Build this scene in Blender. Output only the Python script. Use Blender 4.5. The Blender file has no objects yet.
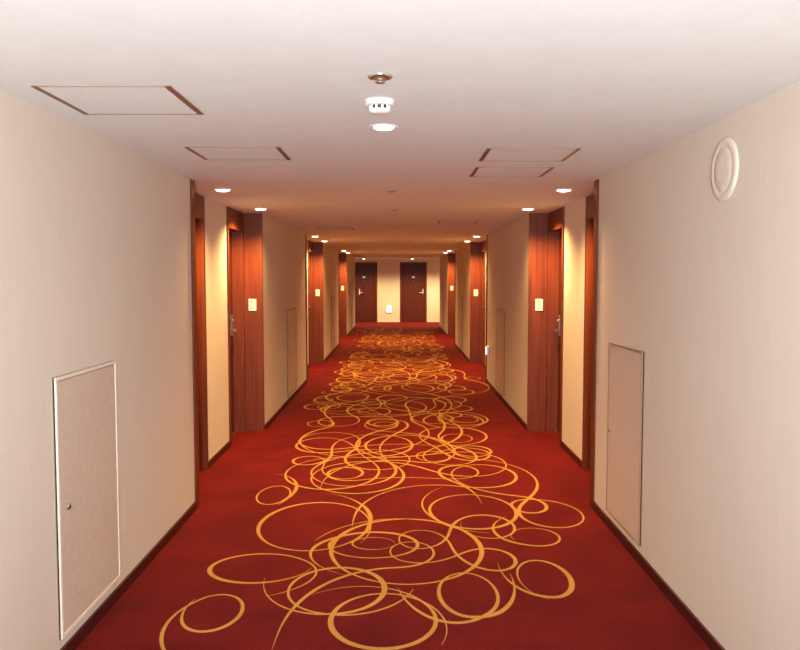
import bpy, bmesh, math, random
from mathutils import Vector, Matrix
random.seed(7)
sc = bpy.context.scene
try:
    sc.view_settings.view_transform = 'Standard'
    sc.view_settings.look = 'None'
except Exception: pass

H = 2.295
XL, XR = -1.422, 1.376
REC = 0.20
PER = 6.65
YB = -5.0
YE = 25.8
YW = 28.7

# ------------------------------------------------------------ materials
def new_mat(name):
    m = bpy.data.materials.new(name); m.use_nodes = True
    nt = m.node_tree
    return m, nt, nt.nodes['Principled BSDF']

def simple(name, col, rough=0.5, metal=0.0, emit=None, es=0.0, var=0.04):
    m, nt, b = new_mat(name)
    n = nt.nodes.new('ShaderNodeTexNoise'); n.inputs['Scale'].default_value = 30
    tc = nt.nodes.new('ShaderNodeTexCoord')
    nt.links.new(tc.outputs['Object'], n.inputs['Vector'])
    r = nt.nodes.new('ShaderNodeValToRGB')
    r.color_ramp.elements[0].position = 0.3; r.color_ramp.elements[1].position = 0.7
    r.color_ramp.elements[0].color = (*[c*(1-var) for c in col], 1)
    r.color_ramp.elements[1].color = (*[min(1, c*(1+var)) for c in col], 1)
    nt.links.new(n.outputs['Fac'], r.inputs['Fac'])
    nt.links.new(r.outputs['Color'], b.inputs['Base Color'])
    b.inputs['Roughness'].default_value = rough
    b.inputs['Metallic'].default_value = metal
    if emit:
        b.inputs['Emission Color'].default_value = (*emit, 1)
        b.inputs['Emission Strength'].default_value = es
    return m

def wallpaper(name, col):
    m, nt, b = new_mat(name)
    tc = nt.nodes.new('ShaderNodeTexCoord')
    mp = nt.nodes.new('ShaderNodeMapping'); mp.inputs['Scale'].default_value = (60, 60, 3)
    nt.links.new(tc.outputs['Object'], mp.inputs['Vector'])
    n1 = nt.nodes.new('ShaderNodeTexNoise'); n1.inputs['Scale'].default_value = 1.0; n1.inputs['Detail'].default_value = 4
    nt.links.new(mp.outputs['Vector'], n1.inputs['Vector'])
    mp2 = nt.nodes.new('ShaderNodeMapping'); mp2.inputs['Scale'].default_value = (8, 8, 260)
    nt.links.new(tc.outputs['Object'], mp2.inputs['Vector'])
    n2 = nt.nodes.new('ShaderNodeTexNoise'); n2.inputs['Scale'].default_value = 1.0; n2.inputs['Detail'].default_value = 2
    nt.links.new(mp2.outputs['Vector'], n2.inputs['Vector'])
    ad = nt.nodes.new('ShaderNodeMath'); ad.operation = 'ADD'
    nt.links.new(n1.outputs['Fac'], ad.inputs[0]); nt.links.new(n2.outputs['Fac'], ad.inputs[1])
    r = nt.nodes.new('ShaderNodeMapRange')
    r.inputs['From Min'].default_value = 0.6; r.inputs['From Max'].default_value = 1.4
    r.inputs['To Min'].default_value = 0.96; r.inputs['To Max'].default_value = 1.03
    nt.links.new(ad.outputs[0], r.inputs['Value'])
    mx = nt.nodes.new('ShaderNodeVectorMath'); mx.operation = 'SCALE'
    mx.inputs[0].default_value = col
    nt.links.new(r.outputs['Result'], mx.inputs['Scale'])
    nt.links.new(mx.outputs['Vector'], b.inputs['Base Color'])
    bp = nt.nodes.new('ShaderNodeBump'); bp.inputs['Strength'].default_value = 0.08; bp.inputs['Distance'].default_value = 0.003
    nt.links.new(ad.outputs[0], bp.inputs['Height'])
    nt.links.new(bp.outputs['Normal'], b.inputs['Normal'])
    b.inputs['Roughness'].default_value = 0.75
    b.inputs['Specular IOR Level'].default_value = 0.25
    return m

def wood(name, c1, c2, rough=0.35):
    m, nt, b = new_mat(name)
    tc = nt.nodes.new('ShaderNodeTexCoord')
    mp = nt.nodes.new('ShaderNodeMapping'); mp.inputs['Scale'].default_value = (45, 45, 1.6)
    nt.links.new(tc.outputs['Object'], mp.inputs['Vector'])
    n = nt.nodes.new('ShaderNodeTexNoise'); n.inputs['Scale'].default_value = 1.0
    n.inputs['Detail'].default_value = 6; n.inputs['Distortion'].default_value = 0.4
    nt.links.new(mp.outputs['Vector'], n.inputs['Vector'])
    r = nt.nodes.new('ShaderNodeValToRGB')
    r.color_ramp.elements[0].position = 0.3; r.color_ramp.elements[1].position = 0.7
    r.color_ramp.elements[0].color = (*c1, 1); r.color_ramp.elements[1].color = (*c2, 1)
    nt.links.new(n.outputs['Fac'], r.inputs['Fac'])
    nt.links.new(r.outputs['Color'], b.inputs['Base Color'])
    b.inputs['Roughness'].default_value = rough
    b.inputs['Specular IOR Level'].default_value = 0.3
    return m

def carpet(name, c1, c2, sheen=0.04):
    m, nt, b = new_mat(name)
    tc = nt.nodes.new('ShaderNodeTexCoord')
    n = nt.nodes.new('ShaderNodeTexNoise'); n.inputs['Scale'].default_value = 160; n.inputs['Detail'].default_value = 3
    nt.links.new(tc.outputs['Object'], n.inputs['Vector'])
    n2 = nt.nodes.new('ShaderNodeTexNoise'); n2.inputs['Scale'].default_value = 2.5; n2.inputs['Detail'].default_value = 5
    nt.links.new(tc.outputs['Object'], n2.inputs['Vector'])
    ad = nt.nodes.new('ShaderNodeMath'); ad.operation = 'MULTIPLY_ADD'
    ad.inputs[1].default_value = 0.7
    nt.links.new(n2.outputs['Fac'], ad.inputs[0]); nt.links.new(n.outputs['Fac'], ad.inputs[2])
    r = nt.nodes.new('ShaderNodeValToRGB')
    r.color_ramp.elements[0].position = 0.6; r.color_ramp.elements[1].position = 1.1
    r.color_ramp.elements[0].color = (*c1, 1); r.color_ramp.elements[1].color = (*c2, 1)
    nt.links.new(ad.outputs[0], r.inputs['Fac'])
    nt.links.new(r.outputs['Color'], b.inputs['Base Color'])
    bp = nt.nodes.new('ShaderNodeBump'); bp.inputs['Strength'].default_value = 0.4; bp.inputs['Distance'].default_value = 0.003
    nt.links.new(n.outputs['Fac'], bp.inputs['Height'])
    nt.links.new(bp.outputs['Normal'], b.inputs['Normal'])
    b.inputs['Roughness'].default_value = 0.95
    b.inputs['Specular IOR Level'].default_value = 0.05
    b.inputs['Sheen Weight'].default_value = sheen
    b.inputs['Sheen Tint'].default_value = (1, .3, .08, 1)
    return m

M_WALL = wallpaper('wallpaper', (0.73, 0.65, 0.55))
M_CEIL = wallpaper('ceiling_paint', (0.81, 0.83, 0.84))
M_WOOD = wood('reddish_wood', (0.11, 0.018, 0.005), (0.19, 0.038, 0.010), .45)
M_DOOR = wood('door_wood', (0.060, 0.010, 0.004), (0.105, 0.019, 0.006), 0.4)
M_BASE = wood('baseboard_wood', (0.05, 0.008, 0.006), (0.08, 0.014, 0.010), 0.4)
M_CARP = carpet('carpet_red', (0.070, 0.004, 0.008), (0.155, 0.009, 0.011))
M_GOLD = carpet('carpet_gold', (0.38, 0.185, 0.035), (0.55, 0.30, 0.075))
M_METAL = simple('brushed_steel', (0.62, 0.6, 0.56), 0.3, 1.0)
M_DARK = simple('dark_plastic', (0.03, 0.02, 0.02), 0.5)
M_WHITE = simple('white_plastic', (0.80, 0.78, 0.74), 0.4)
M_HATCH = simple('hatch_panel', (0.66, 0.54, 0.44), 0.55)
M_HFR = simple('hatch_frame', (0.85, 0.76, 0.66), 0.4)
M_HFRB = simple('hatch_gap', (0.36, 0.22, 0.14), 0.5)
M_CHF = simple('ceiling_hatch_edge', (0.20, 0.08, 0.04), 0.4)  # metal strip's brown reflection put into the base colour
M_CHL = simple('ceiling_hatch_line', (0.32, 0.20, 0.15), 0.5)
M_LAMP = simple('lamp_lens', (1, .9, .75), 0.4, 0, (1.0, 0.80, 0.50), 14)
M_LAMPW = simple('lamp_lens_white', (1, 1, .95), 0.4, 0, (1.0, 0.95, 0.88), 3)
M_GLOW = simple('footlight_lens', (1, 1, .95), 0.4, 0, (0.95, 0.97, 1.0), 4)
M_GLOWB = simple('nightlight_lens', (.9, .95, 1), 0.4, 0, (0.55, 0.8, 1.0), 3)
M_TRIMW = simple('pale_skirting', (0.8, 0.74, 0.62), 0.4)
M_SPK = simple('speaker_cloth', (0.76, 0.69, 0.58), 0.7)

# ------------------------------------------------------------ mesh builder
class MB:
    def __init__(self, name, parent=None):
        self.bm = bmesh.new(); self.mats = []; self.name = name
    def mi(self, m):
        if m not in self.mats: self.mats.append(m)
        return self.mats.index(m)
    def box(self, x0, x1, y0, y1, z0, z1, m, bev=0.0):
        x0, x1 = sorted((x0, x1)); y0, y1 = sorted((y0, y1)); z0, z1 = sorted((z0, z1))
        r = bmesh.ops.create_cube(self.bm, size=1.0)
        vs = r['verts']
        for v in vs:
            v.co = Vector(((v.co.x+.5)*(x1-x0)+x0, (v.co.y+.5)*(y1-y0)+y0, (v.co.z+.5)*(z1-z0)+z0))
        i = self.mi(m)
        fs = set(f for v in vs for f in v.link_faces)
        for f in fs: f.material_index = i
        if bev > 0:
            es = list(set(e for v in vs for e in v.link_edges))
            rr = bmesh.ops.bevel(self.bm, geom=es, offset=bev, segments=2, affect='EDGES', profile=0.5)
            for f in rr['faces']: f.material_index = i
        return self
    def lathe(self, prof, origin, axis, m, seg=40, cap0=True, cap1=True):
        ax = Vector(axis).normalized()
        q = Vector((0, 0, 1)).rotation_difference(ax)
        o = Vector(origin); i = self.mi(m); rings = []
        for r, h in prof:
            rings.append([self.bm.verts.new(o + q @ Vector((r*math.cos(2*math.pi*k/seg), r*math.sin(2*math.pi*k/seg), h))) for k in range(seg)])
        for a, b in zip(rings, rings[1:]):
            for k in range(seg):
                f = self.bm.faces.new((a[k], a[(k+1) % seg], b[(k+1) % seg], b[k])); f.material_index = i; f.smooth = True
        if cap0: f = self.bm.faces.new(list(reversed(rings[0]))); f.material_index = i
        if cap1: f = self.bm.faces.new(rings[-1]); f.material_index = i
        return self
    def done(self, recalc=True):
        if recalc: bmesh.ops.recalc_face_normals(self.bm, faces=self.bm.faces[:])
        me = bpy.data.meshes.new(self.name); self.bm.to_mesh(me); self.bm.free()
        for m in self.mats: me.materials.append(m)
        ob = bpy.data.objects.new(self.name, me); sc.collection.objects.link(ob)
        return ob

# ------------------------------------------------------------ floor with swirl pattern
XOUT = 7.0
f = MB('floor')
f.box(-XOUT, XOUT, YB-.2, YW+.3, -0.1, 0.0, M_CARP)
bmesh.ops.recalc_face_normals(f.bm, faces=f.bm.faces[:])
gi = f.mi(M_GOLD)
zc = [0.0006]
occ = {}
CELL = .2
def key(a, b): return (int(math.floor(a/CELL)), int(math.floor(b/CELL)))
def ribbon(pts, wfun, tl=0.5):
    P = [Vector((a, b)) for a, b in pts]
    L = [0]
    for a, b in zip(P, P[1:]): L.append(L[-1]+(b-a).length)
    tot = L[-1]; n = max(4, int(tot/0.025))
    out = []; j = 0
    for k in range(n+1):
        s = tot*k/n
        while j < len(L)-2 and L[j+1] < s: j += 1
        t = (s-L[j])/max(1e-9, L[j+1]-L[j]); out.append(P[j].lerp(P[j+1], min(1, max(0, t))))
    z = zc[0]; prev = None
    for k in range(n+1):
        a = out[max(0, k-1)]; b = out[min(n, k+1)]
        d = (b-a)
        if d.length < 1e-9: continue
        d.normalize(); nr = Vector((-d.y, d.x))
        s = tot*k/n; z = zc[0]+s*1.0e-5
        w = wfun(s)*min(1, 0.1+s/tl)*min(1, 0.1+(tot-s)/tl)/2
        p = out[k]
        occ[key(p.x, p.y)] = occ.get(key(p.x, p.y), 0)+.125
        v1 = f.bm.verts.new((p.x+nr.x*w, p.y+nr.y*w, z)); v2 = f.bm.verts.new((p.x-nr.x*w, p.y-nr.y*w, z))
        if prev:
            fc = f.bm.faces.new((prev[0], prev[1], v2, v1)); fc.material_index = gi
            fc.normal_update()
            if fc.normal.z < 0: fc.normal_flip()
        prev = (v1, v2)
    zc[0] = z+2e-5
def wf(ph, lo=0.012, hi=0.034, per=1.9):
    return lambda s: lo+(hi-lo)*(0.5+0.5*math.sin(2*math.pi*s/per+ph))
# turtle-drawn continuous scribbles: smooth blend of curvature between tight curls and long arcs
YS = 1.35
def grow(state, segs):
    x, y, th, kap = state; pts = []; ds = .03
    for (ang, r) in segs:
        kt = 1.0/r; turned = 0; tgt = math.radians(abs(ang)); cnt = 0
        while turned < tgt and cnt < 300:
            kap += (kt-kap)*0.15
            th += kap*ds; turned += abs(kap)*ds; cnt += 1
            x += math.cos(th)*ds; y += math.sin(th)*ds*YS
            pts.append((x, y))
    return pts, (x, y, th, kap)
def scribble(y0, y1, seed, rate=.34, x0=0, band=1.0, lo=.013, hi=.027):
    R = random.Random(seed)
    st = (x0, y0, 1.57, 0.5); allp = [(x0, y0)]; tgt = y0; side = R.choice((-1, 1))
    local = {}
    while tgt < y1:
        tgt += rate
        side = -side
        xt = side*R.uniform(.3, .9)
        best = None
        for c in range(200):
            s1 = R.choice((-1, 1))
            segs = [(R.uniform(20, 110), -s1*R.uniform(.5, 1.2)), (R.uniform(200, 400), s1*R.choice((R.uniform(.11, .17), R.uniform(.17, .30), R.uniform(.28, .42)))), (R.uniform(10, 60), s1*R.uniform(.5, .9))]
            p, s2 = grow(st, segs)
            mx = max(abs(a) for a, b in p); mny = min(b for a, b in p); mxy = max(b for a, b in p)
            pen = max(0, mx-band)*60+abs(s2[1]-tgt)*1.2+abs(s2[0]-xt)*.6+max(0, y0-.1-mny)*20+max(0, mxy-y1-.2)*20
            nx = s2[0]+math.cos(s2[2])*.45
            pen += max(0, abs(nx)-band)*10
            if best is not None and pen > best[0]: continue
            pen += 1.7*sum((occ.get(key(*q), 0)+local.get(key(*q), 0))**1.5 for q in p[::2])/max(1, len(p)/2)
            if best is None or pen < best[0]: best = (pen, p, s2)
        for q in best[1]: local[key(*q)] = local.get(key(*q), 0)+.15
        allp += best[1]; st = best[2]
    ribbon(allp, wf(seed, lo, hi, 2.3))
def loop(cx, cy, rx, ry, a0, turns, tin=0, tout=0, gin=1.0, gout=1.0, ph=0, hi=.030):
    sg = 1 if turns > 0 else -1
    T = abs(turns); pts = []; t = -tin
    while t <= T+tout:
        k = 1.0
        if t < 0: k += gin*(-t/180.0)**1.7
        if t > T: k += gout*((t-T)/180.0)**1.7
        a = math.radians(a0+sg*t)
        pts.append((cx+rx*k*math.cos(a), cy+ry*k*math.sin(a))); t += 6
    ribbon(pts, wf(ph, .013, hi), 0.6)
# nearest curls of the motif
loop(-.90, 3.70, .14, .21, 200, 300, 60, 150, 1.0, 2.6, 1)
loop(-.32, 3.98, .25, .30, 250, -330, 110, 120, 1.4, 1.4, 2)
loop(-.07, 3.62, .25, .30, 60, 330, 100, 120, 1.0, 1.6, 3)
loop(.36, 3.92, .15, .28, 270, -330, 120, 130, 1.9, 2.6, 0)
loop(.79, 4.13, .14, .26, 200, -300, 60, 110, .8, 1.9, 4)
loop(.86, 4.80, .15, .17, 250, 300, 140, 20, 2.4, .5, 1)
loop(-.15, 4.66, .27, .23, 90, 400, 30, 130, 1, 2.2, 2)
loop(-.15, 4.68, .13, .11, 0, 345, 0, 0, 1, 1, 0, .026)
loop(.05, 4.60, .45, .56, 100, 340, 50, 90, .6, .9, 5)
loop(-.78, 4.28, .27, .22, 300, -250, 60, 130, .6, 1.5, 0)
loop(-.55, 5.05, .36, .50, 20, 330, 60, 100, 1, 1.4, 3)
loop(.52, 5.35, .30, .40, 200, -340, 80, 110, .8, 1.5, 1)
loop(-.93, 5.75, .12, .25, 0, 330, 60, 140, 1.2, 2.6, 2)
scribble(3.30, 5.0, 18, .48, -.55, .90, .010, .023)
scribble(5.0, 25.3, 21, .33, -.3)
scribble(5.5, 25.3, 43, .33, .6)
scribble(5.9, 25.3, 54, .33, -.6)
scribble(-4.6, 2.6, 72, .3, .2); scribble(-4.6, 2.6, 73, .3, -.5)
f.done(False)

# ------------------------------------------------------------ ceiling
c = MB('ceiling')
c.box(-XOUT, XOUT, YB-.2, YW+.3, H, H+0.1, M_CEIL)
c.done()

# ------------------------------------------------------------ walls
alc = [(5.45+PER*k, 8.22+PER*k) for k in (-1, 0, 1, 2)]
TH = 0.45
doorn = [0]
def build_side(side):
    xw = XL if side == 'left' else XR
    s = -1 if side == 'left' else 1
    xr = xw+s*REC
    xo = xw+s*TH
    w = MB('wall_'+side); b = MB('baseboard_'+side)
    t = MB('trim_1' if side == 'left' else 'trim_2')
    ycur = YB
    BH = 0.06; BT = 0.012
    for (a, e) in alc:
        w.box(xw, xo, ycur, a, 0, H, M_WALL)
        b.box(xw, xw-s*BT, ycur, a-.07, 0, BH, M_BASE)
        t.box(xw-s*.012, xw+s*.02, a-.07, a+.018, 0, H, M_WOOD, .002)
        t.box(xw+s*.02, xr, a, a+.018, 0, H, M_WOOD)
        y1, y2 = a+1.10, e-.80
        w.box(xr, xo, y1, y2, 0, H, M_WALL)
        b.box(xr, xr-s*BT, y1, y2, 0, BH, M_BASE)
        t.box(xw-s*.004, xr, e-.03, e, 0, H, M_WOOD, .002)
        for (d0, d1, hy) in ((a+.018, y1, 'n'), (y2, e-.03, 'f')):
            doorn[0] += 1
            d = MB('door_%d' % doorn[0])
            J = .055; DH = 2.10; fx = xr-s*.012
            d.box(fx, xo-s*.01, d0, d0+J, 0, H-.001, M_WOOD, .002)
            d.box(fx, xo-s*.01, d1-J, d1, 0, H-.001, M_WOOD, .002)
            d.box(fx, xo-s*.01, d0+J, d1-J, DH, H-.001, M_WOOD, .002)
            xs = xr+s*.10
            d.box(xs, xs+s*.045, d0+J+.003, d1-J-.003, .008, DH-.003, M_DOOR, .002)
            d.box(xs+s*.05, xo-s*.012, d0+J, d1-J, 0, DH, M_DOOR)
            d.box(xs-s*.02, xs+s*.05, d0+J, d1-J, 0, .008, M_METAL)
            hyy = (d1-J-.07) if hy == 'f' else (d0+J+.07)
            dr = -1 if hy == 'f' else 1
            d.box(xs, xs-s*.010, hyy-.025, hyy+.025, 1.02, 1.24, M_METAL, .003)
            d.lathe([(.011, 0), (.011, .05)], (xs-s*.01, hyy, 1.08), (-s, 0, 0), M_METAL, 16)
            d.box(xs-s*.048, xs-s*.066, hyy-.012*dr, hyy+.12*dr, 1.07, 1.092, M_METAL, .004)
            d.lathe([(.013, 0), (.013, .012)], (xs-s*.01, hyy, 1.18), (-s, 0, 0), M_METAL, 16)
            ym = (d0+d1)/2
            d.lathe([(.011, 0), (.009, .006)], (xs, ym, 1.52), (-s, 0, 0), M_METAL, 16)
            d.box(xs, xs-s*.004, ym-.05, ym+.05, 1.62, 1.66, M_METAL, .001)
            d.done()
        sp = MB('doorbell_plate')
        xm = xw+s*.105
        yy = e-.03
        sp.box(xm-.040, xm+.040, yy-.009, yy, 1.275, 1.40, M_WHITE, .003)
        sp.box(xm-.026, xm+.026, yy-.013, yy-.008, 1.30, 1.345, M_TRIMW, .001)
        sp.lathe([(.010, 0), (.008, .006)], (xm, yy-.009, 1.373), (0, -1, 0), M_METAL, 16)
        sp.done()
        ycur = e
    w.box(xw, xo, ycur, YE, 0, H, M_WALL)
    b.box(xw, xw-s*BT, ycur, YE, 0, BH, M_BASE)
    w.box(xo, s*XOUT, YE-.2, YE, 0, H, M_WALL)
    w.done(); b.done(); t.done()
build_side('left'); build_side('right')

w = MB('wall_far'); segs = []
EH = 2.2
drs = [(-1.75, -.76, 'l'), (.07, 1.06, 'r')]
x = -XOUT
for (a, e, h) in drs:
    w.box(x, a, YW, YW+.2, 0, H, M_WALL); w.box(a, e, YW, YW+.2, EH, H, M_WALL); x = e
w.box(x, XOUT, YW, YW+.2, 0, H, M_WALL)
w.done()
b = MB('baseboard_far'); x = -XOUT
for (a, e, h) in drs:
    b.box(x, a, YW-.012, YW, 0, .07, M_TRIMW); x = e
b.box(x, XOUT, YW-.012, YW, 0, .07, M_TRIMW); b.done()
for (a, e, h) in drs:
    doorn[0] += 1
    d = MB('door_%d' % doorn[0]); J = .06
    d.box(a, a+J, YW-.015, YW+.19, 0, EH, M_WOOD, .002)
    d.box(e-J, e, YW-.015, YW+.19, 0, EH, M_WOOD, .002)
    d.box(a+J, e-J, YW-.015, YW+.19, EH-J, EH, M_WOOD, .002)
    d.box(a+J+.003, e-J-.003, YW+.05, YW+.095, .008, EH-J-.003, M_DOOR, .002)
    d.box(a+J, e-J, YW+.1, YW+.18, 0, EH-J, M_DOOR)
    hx = a+J+.27 if h == 'l' else e-J-.08
    sg = 1 if h == 'l' else -1
    d.box(hx-.025, hx+.025, YW+.04, YW+.05, 1.0, 1.22, M_METAL, .003)
    d.lathe([(.011, 0), (.011, .05)], (hx, YW+.04, 1.08), (0, -1, 0), M_METAL, 16)
    d.box(hx, hx+sg*.13, YW-.02, YW+0.0, 1.07, 1.092, M_METAL, .003)
    xm = (a+e)/2
    d.lathe([(.011, 0), (.009, .006)], (xm, YW+.05, 1.5), (0, -1, 0), M_METAL, 16)
    d.box(xm-.05, xm+.05, YW+.046, YW+.05, 1.62, 1.68, M_METAL)
    d.done()
w = MB('wall_back'); w.box(-XOUT, XOUT, YB-.2, YB, 0, H, M_WALL); w.done()
w = MB('wall_transverse_left'); w.box(-XOUT, -XOUT+.1, YE, YW, 0, H, M_WALL); w.done()
w = MB('wall_transverse_right'); w.box(XOUT-.1, XOUT, YE, YW, 0, H, M_WALL); w.done()

def footlight(name, px, py, pz, ax):
    o = MB(name)
    if ax == 'y':
        o.box(px-.1, px+.1, py-.03, py, pz-.13, pz+.13, M_WHITE, .008)
        o.box(px-.08, px+.08, py-.034, py-.028, pz-.11, pz+.11, M_GLOW, .002)
    else:
        o.box(px-.001, px-.04, py-.09, py+.09, pz-.07, pz+.07, M_WHITE, .008)
        o.box(px-.038, px-.044, py-.07, py+.07, pz-.05, pz+.05, M_GLOWB, .002)
    o.done()
footlight('foot_light', -.33, YW, .48, 'y')
footlight('wall_night_light', XR, 11.75, .52, 'x')

def wall_hatch(xw, s, y0, y1, z0, z1, knob_near, pale):
    o = MB('wall_access_hatch')
    fm = M_HFR if pale else M_HFRB
    fw = .016 if pale else .010
    o.box(xw, xw-s*.008, y0, y1, z0, z1, M_HFRB)
    for (a, b_, c_, d_) in ((y0, y0+fw, z0, z1), (y1-fw, y1, z0, z1), (y0+fw, y1-fw, z1-fw, z1), (y0+fw, y1-fw, z0, z0+fw)):
        o.box(xw, xw-s*.016, a, b_, c_, d_, fm, .002)
    g = .004
    o.box(xw-s*.006, xw-s*.013, y0+fw+g, y1-fw-g, z0+fw+g, z1-fw-g, M_HATCH, .002)
    ky = y0+.09 if knob_near else y1-.07
    zk = z0+(z1-z0)*.49
    o.lathe([(.014, 0), (.014, .006), (.008, .010)], (xw-s*.013, ky, zk), (-s, 0, 0), M_METAL, 20)
    o.box(xw-s*.022, xw-s*.026, ky-.002, ky+.002, zk-.008, zk+.008, M_DARK)
    o.done()
wall_hatch(XL, -1, 3.19, 3.88, .105, 1.21, True, True)
wall_hatch(XR, 1, 4.33, 5.02, .105, 1.21, False, False)
wall_hatch(XL, -1, 9.95, 10.8, .105, 1.21, True, False)
wall_hatch(XR, 1, 10.0, 10.8, .105, 1.21, False, False)
wall_hatch(XL, -1, 16.6, 17.4, .105, 1.21, True, False)
wall_hatch(XR, 1, 16.6, 17.4, .105, 1.21, False, False)

o = MB('wall_speaker')
o.lathe([(.134, 0), (.134, .006), (.130, .010), (.098, .011), (.095, .009), (.092, .011), (.05, .012), (.001, .013)], (XR, 3.31, 2.075), (-1, 0, 0), M_SPK, 56, True, True)
o.done()

def ceil_hatch(x0, x1, y0, y1, tw=.022):
    o = MB('ceiling_access_hatch')
    z = H
    o.box(x0, x0+tw, y0, y1, z-.004, z, M_CHF); o.box(x1-tw, x1, y0, y1, z-.004, z, M_CHF)
    o.box(x0+tw, x1-tw, y0, y0+.006, z-.004, z, M_CHL); o.box(x0+tw, x1-tw, y1-.012, y1, z-.004, z, M_CHL)
    o.box(x0+tw, x1-tw, y0+.006, y1-.012, z-.003, z, M_CEIL)
    o.done()
ceil_hatch(-1.29, -.80, 2.79, 3.26)
ceil_hatch(-1.10, -.61, 4.07, 4.50)
ceil_hatch(.465, .955, 4.11, 4.54)
ceil_hatch(.475, .955, 4.80, 5.24)
ceil_hatch(-1.1, -.61, 10.5, 10.95)
ceil_hatch(.48, .95, 9.2, 9.65)
ceil_hatch(-.25, .25, 14.2, 14.65)

def downlight(x, y, r=.055, e=30, col=(1, .60, .22), lens=None, ring=None):
    o = MB('ceiling_downlight')
    o.lathe([(r+.016, 0), (r+.016, .003), (r+.004, .006), (r-.004, .002)], (x, y, H), (0, 0, -1), ring or M_WHITE, 40, False, False)
    o.lathe([(r-.003, .003), (r*.85, .010), (r*.5, .014), (.001, .016)], (x, y, H), (0, 0, -1), lens or M_LAMP, 40, False, True)
    ob = o.done()
    ld = bpy.data.lights.new('downlight_bulb', 'SPOT'); ld.energy = e; ld.color = col
    ld.spot_size = math.radians(150); ld.spot_blend = 0.8; ld.shadow_soft_size = .04
    lo = bpy.data.objects.new('bulb', ld); sc.collection.objects.link(lo)
    lo.location = (x, y, H-.06); lo.parent = ob
for k in (-1, 0, 1, 2):
    for dy in (6.02, 7.67):
        e = (20, 190, 220, 230)[k+1]
        downlight(-1.34, dy+PER*k, .055, e); downlight(1.27, dy+PER*k, .055, e)
for x_ in (-4, -1.2, .5, 1.6, 4):
    downlight(x_, 27.4, .05, 250, (1, .68, .32))
downlight(-.063, 3.53, .05, 8, (1, .9, .78), M_LAMPW)

def sprinkler(x, y, s=1.0):
    o = MB('ceiling_sprinkler')
    o.lathe([(.042*s, 0), (.042*s, .004), (.034*s, .009), (.02*s, .010)], (x, y, H), (0, 0, -1), M_METAL, 32, False, True)
    o.lathe([(.010*s, .010), (.010*s, .018), (.016*s, .020), (.016*s, .022)], (x, y, H), (0, 0, -1), M_METAL, 20, False, True)
    o.done()
sprinkler(-.06, 2.66)
sprinkler(-.05, 6.1, .9); sprinkler(-.04, 7.7, .9); sprinkler(-.05, 12.7, .9); sprinkler(-.05, 19.3, .9)
o = MB('smoke_detector')
sx, sy = -.07, 3.02
o.lathe([(.056, 0), (.056, .014), (.052, .020), (.045, .021)], (sx, sy, H), (0, 0, -1), M_WHITE, 48, False, True)
o.lathe([(.036, .021), (.036, .036)], (sx, sy, H), (0, 0, -1), M_DARK, 32, False, True)
for k in range(10):
    a = 2*math.pi*k/10; cx = sx+.037*math.cos(a); cy = sy+.037*math.sin(a)
    o.box(cx-.004, cx+.004, cy-.004, cy+.004, H-.037, H-.02, M_WHITE)
o.lathe([(.042, .034), (.043, .038), (.036, .047), (.015, .050)], (sx, sy, H), (0, 0, -1), M_WHITE, 48, True, True)
o.done()

# ------------------------------------------------------------ camera flash, plus an added upward spot to brighten the ceiling
ld = bpy.data.lights.new('camera_flash', 'POINT'); ld.energy = 205; ld.color = (.94, .98, 1); ld.shadow_soft_size = .12
lo = bpy.data.objects.new('camera_flash', ld); sc.collection.objects.link(lo); lo.location = (0, -.6, 1.6)
ld = bpy.data.lights.new('ceiling_fill_spot', 'SPOT'); ld.energy = 640; ld.color = (.91, .98, 1); ld.shadow_soft_size = .15
ld.spot_size = math.radians(104); ld.spot_blend = 1.0
lo = bpy.data.objects.new('ceiling_fill_spot', ld); sc.collection.objects.link(lo); lo.location = (0, -.8, 1.2)
lo.rotation_euler = (math.radians(90+17), 0, 0)
wd = bpy.data.worlds.new('world'); sc.world = wd; wd.use_nodes = True
wd.node_tree.nodes['Background'].inputs[0].default_value = (.9, .85, .8, 1)
wd.node_tree.nodes['Background'].inputs[1].default_value = .2

# ------------------------------------------------------------ camera
cd = bpy.data.cameras.new('camera'); cd.sensor_width = 36; cd.lens = 36*780/800; cd.clip_start = .05; cd.clip_end = 100
co = bpy.data.objects.new('camera', cd); sc.collection.objects.link(co)
co.location = (0, 0, 1.62)
co.rotation_euler = (math.radians(90)-math.atan(47/780), 0, -math.atan(2/780))
sc.camera = co
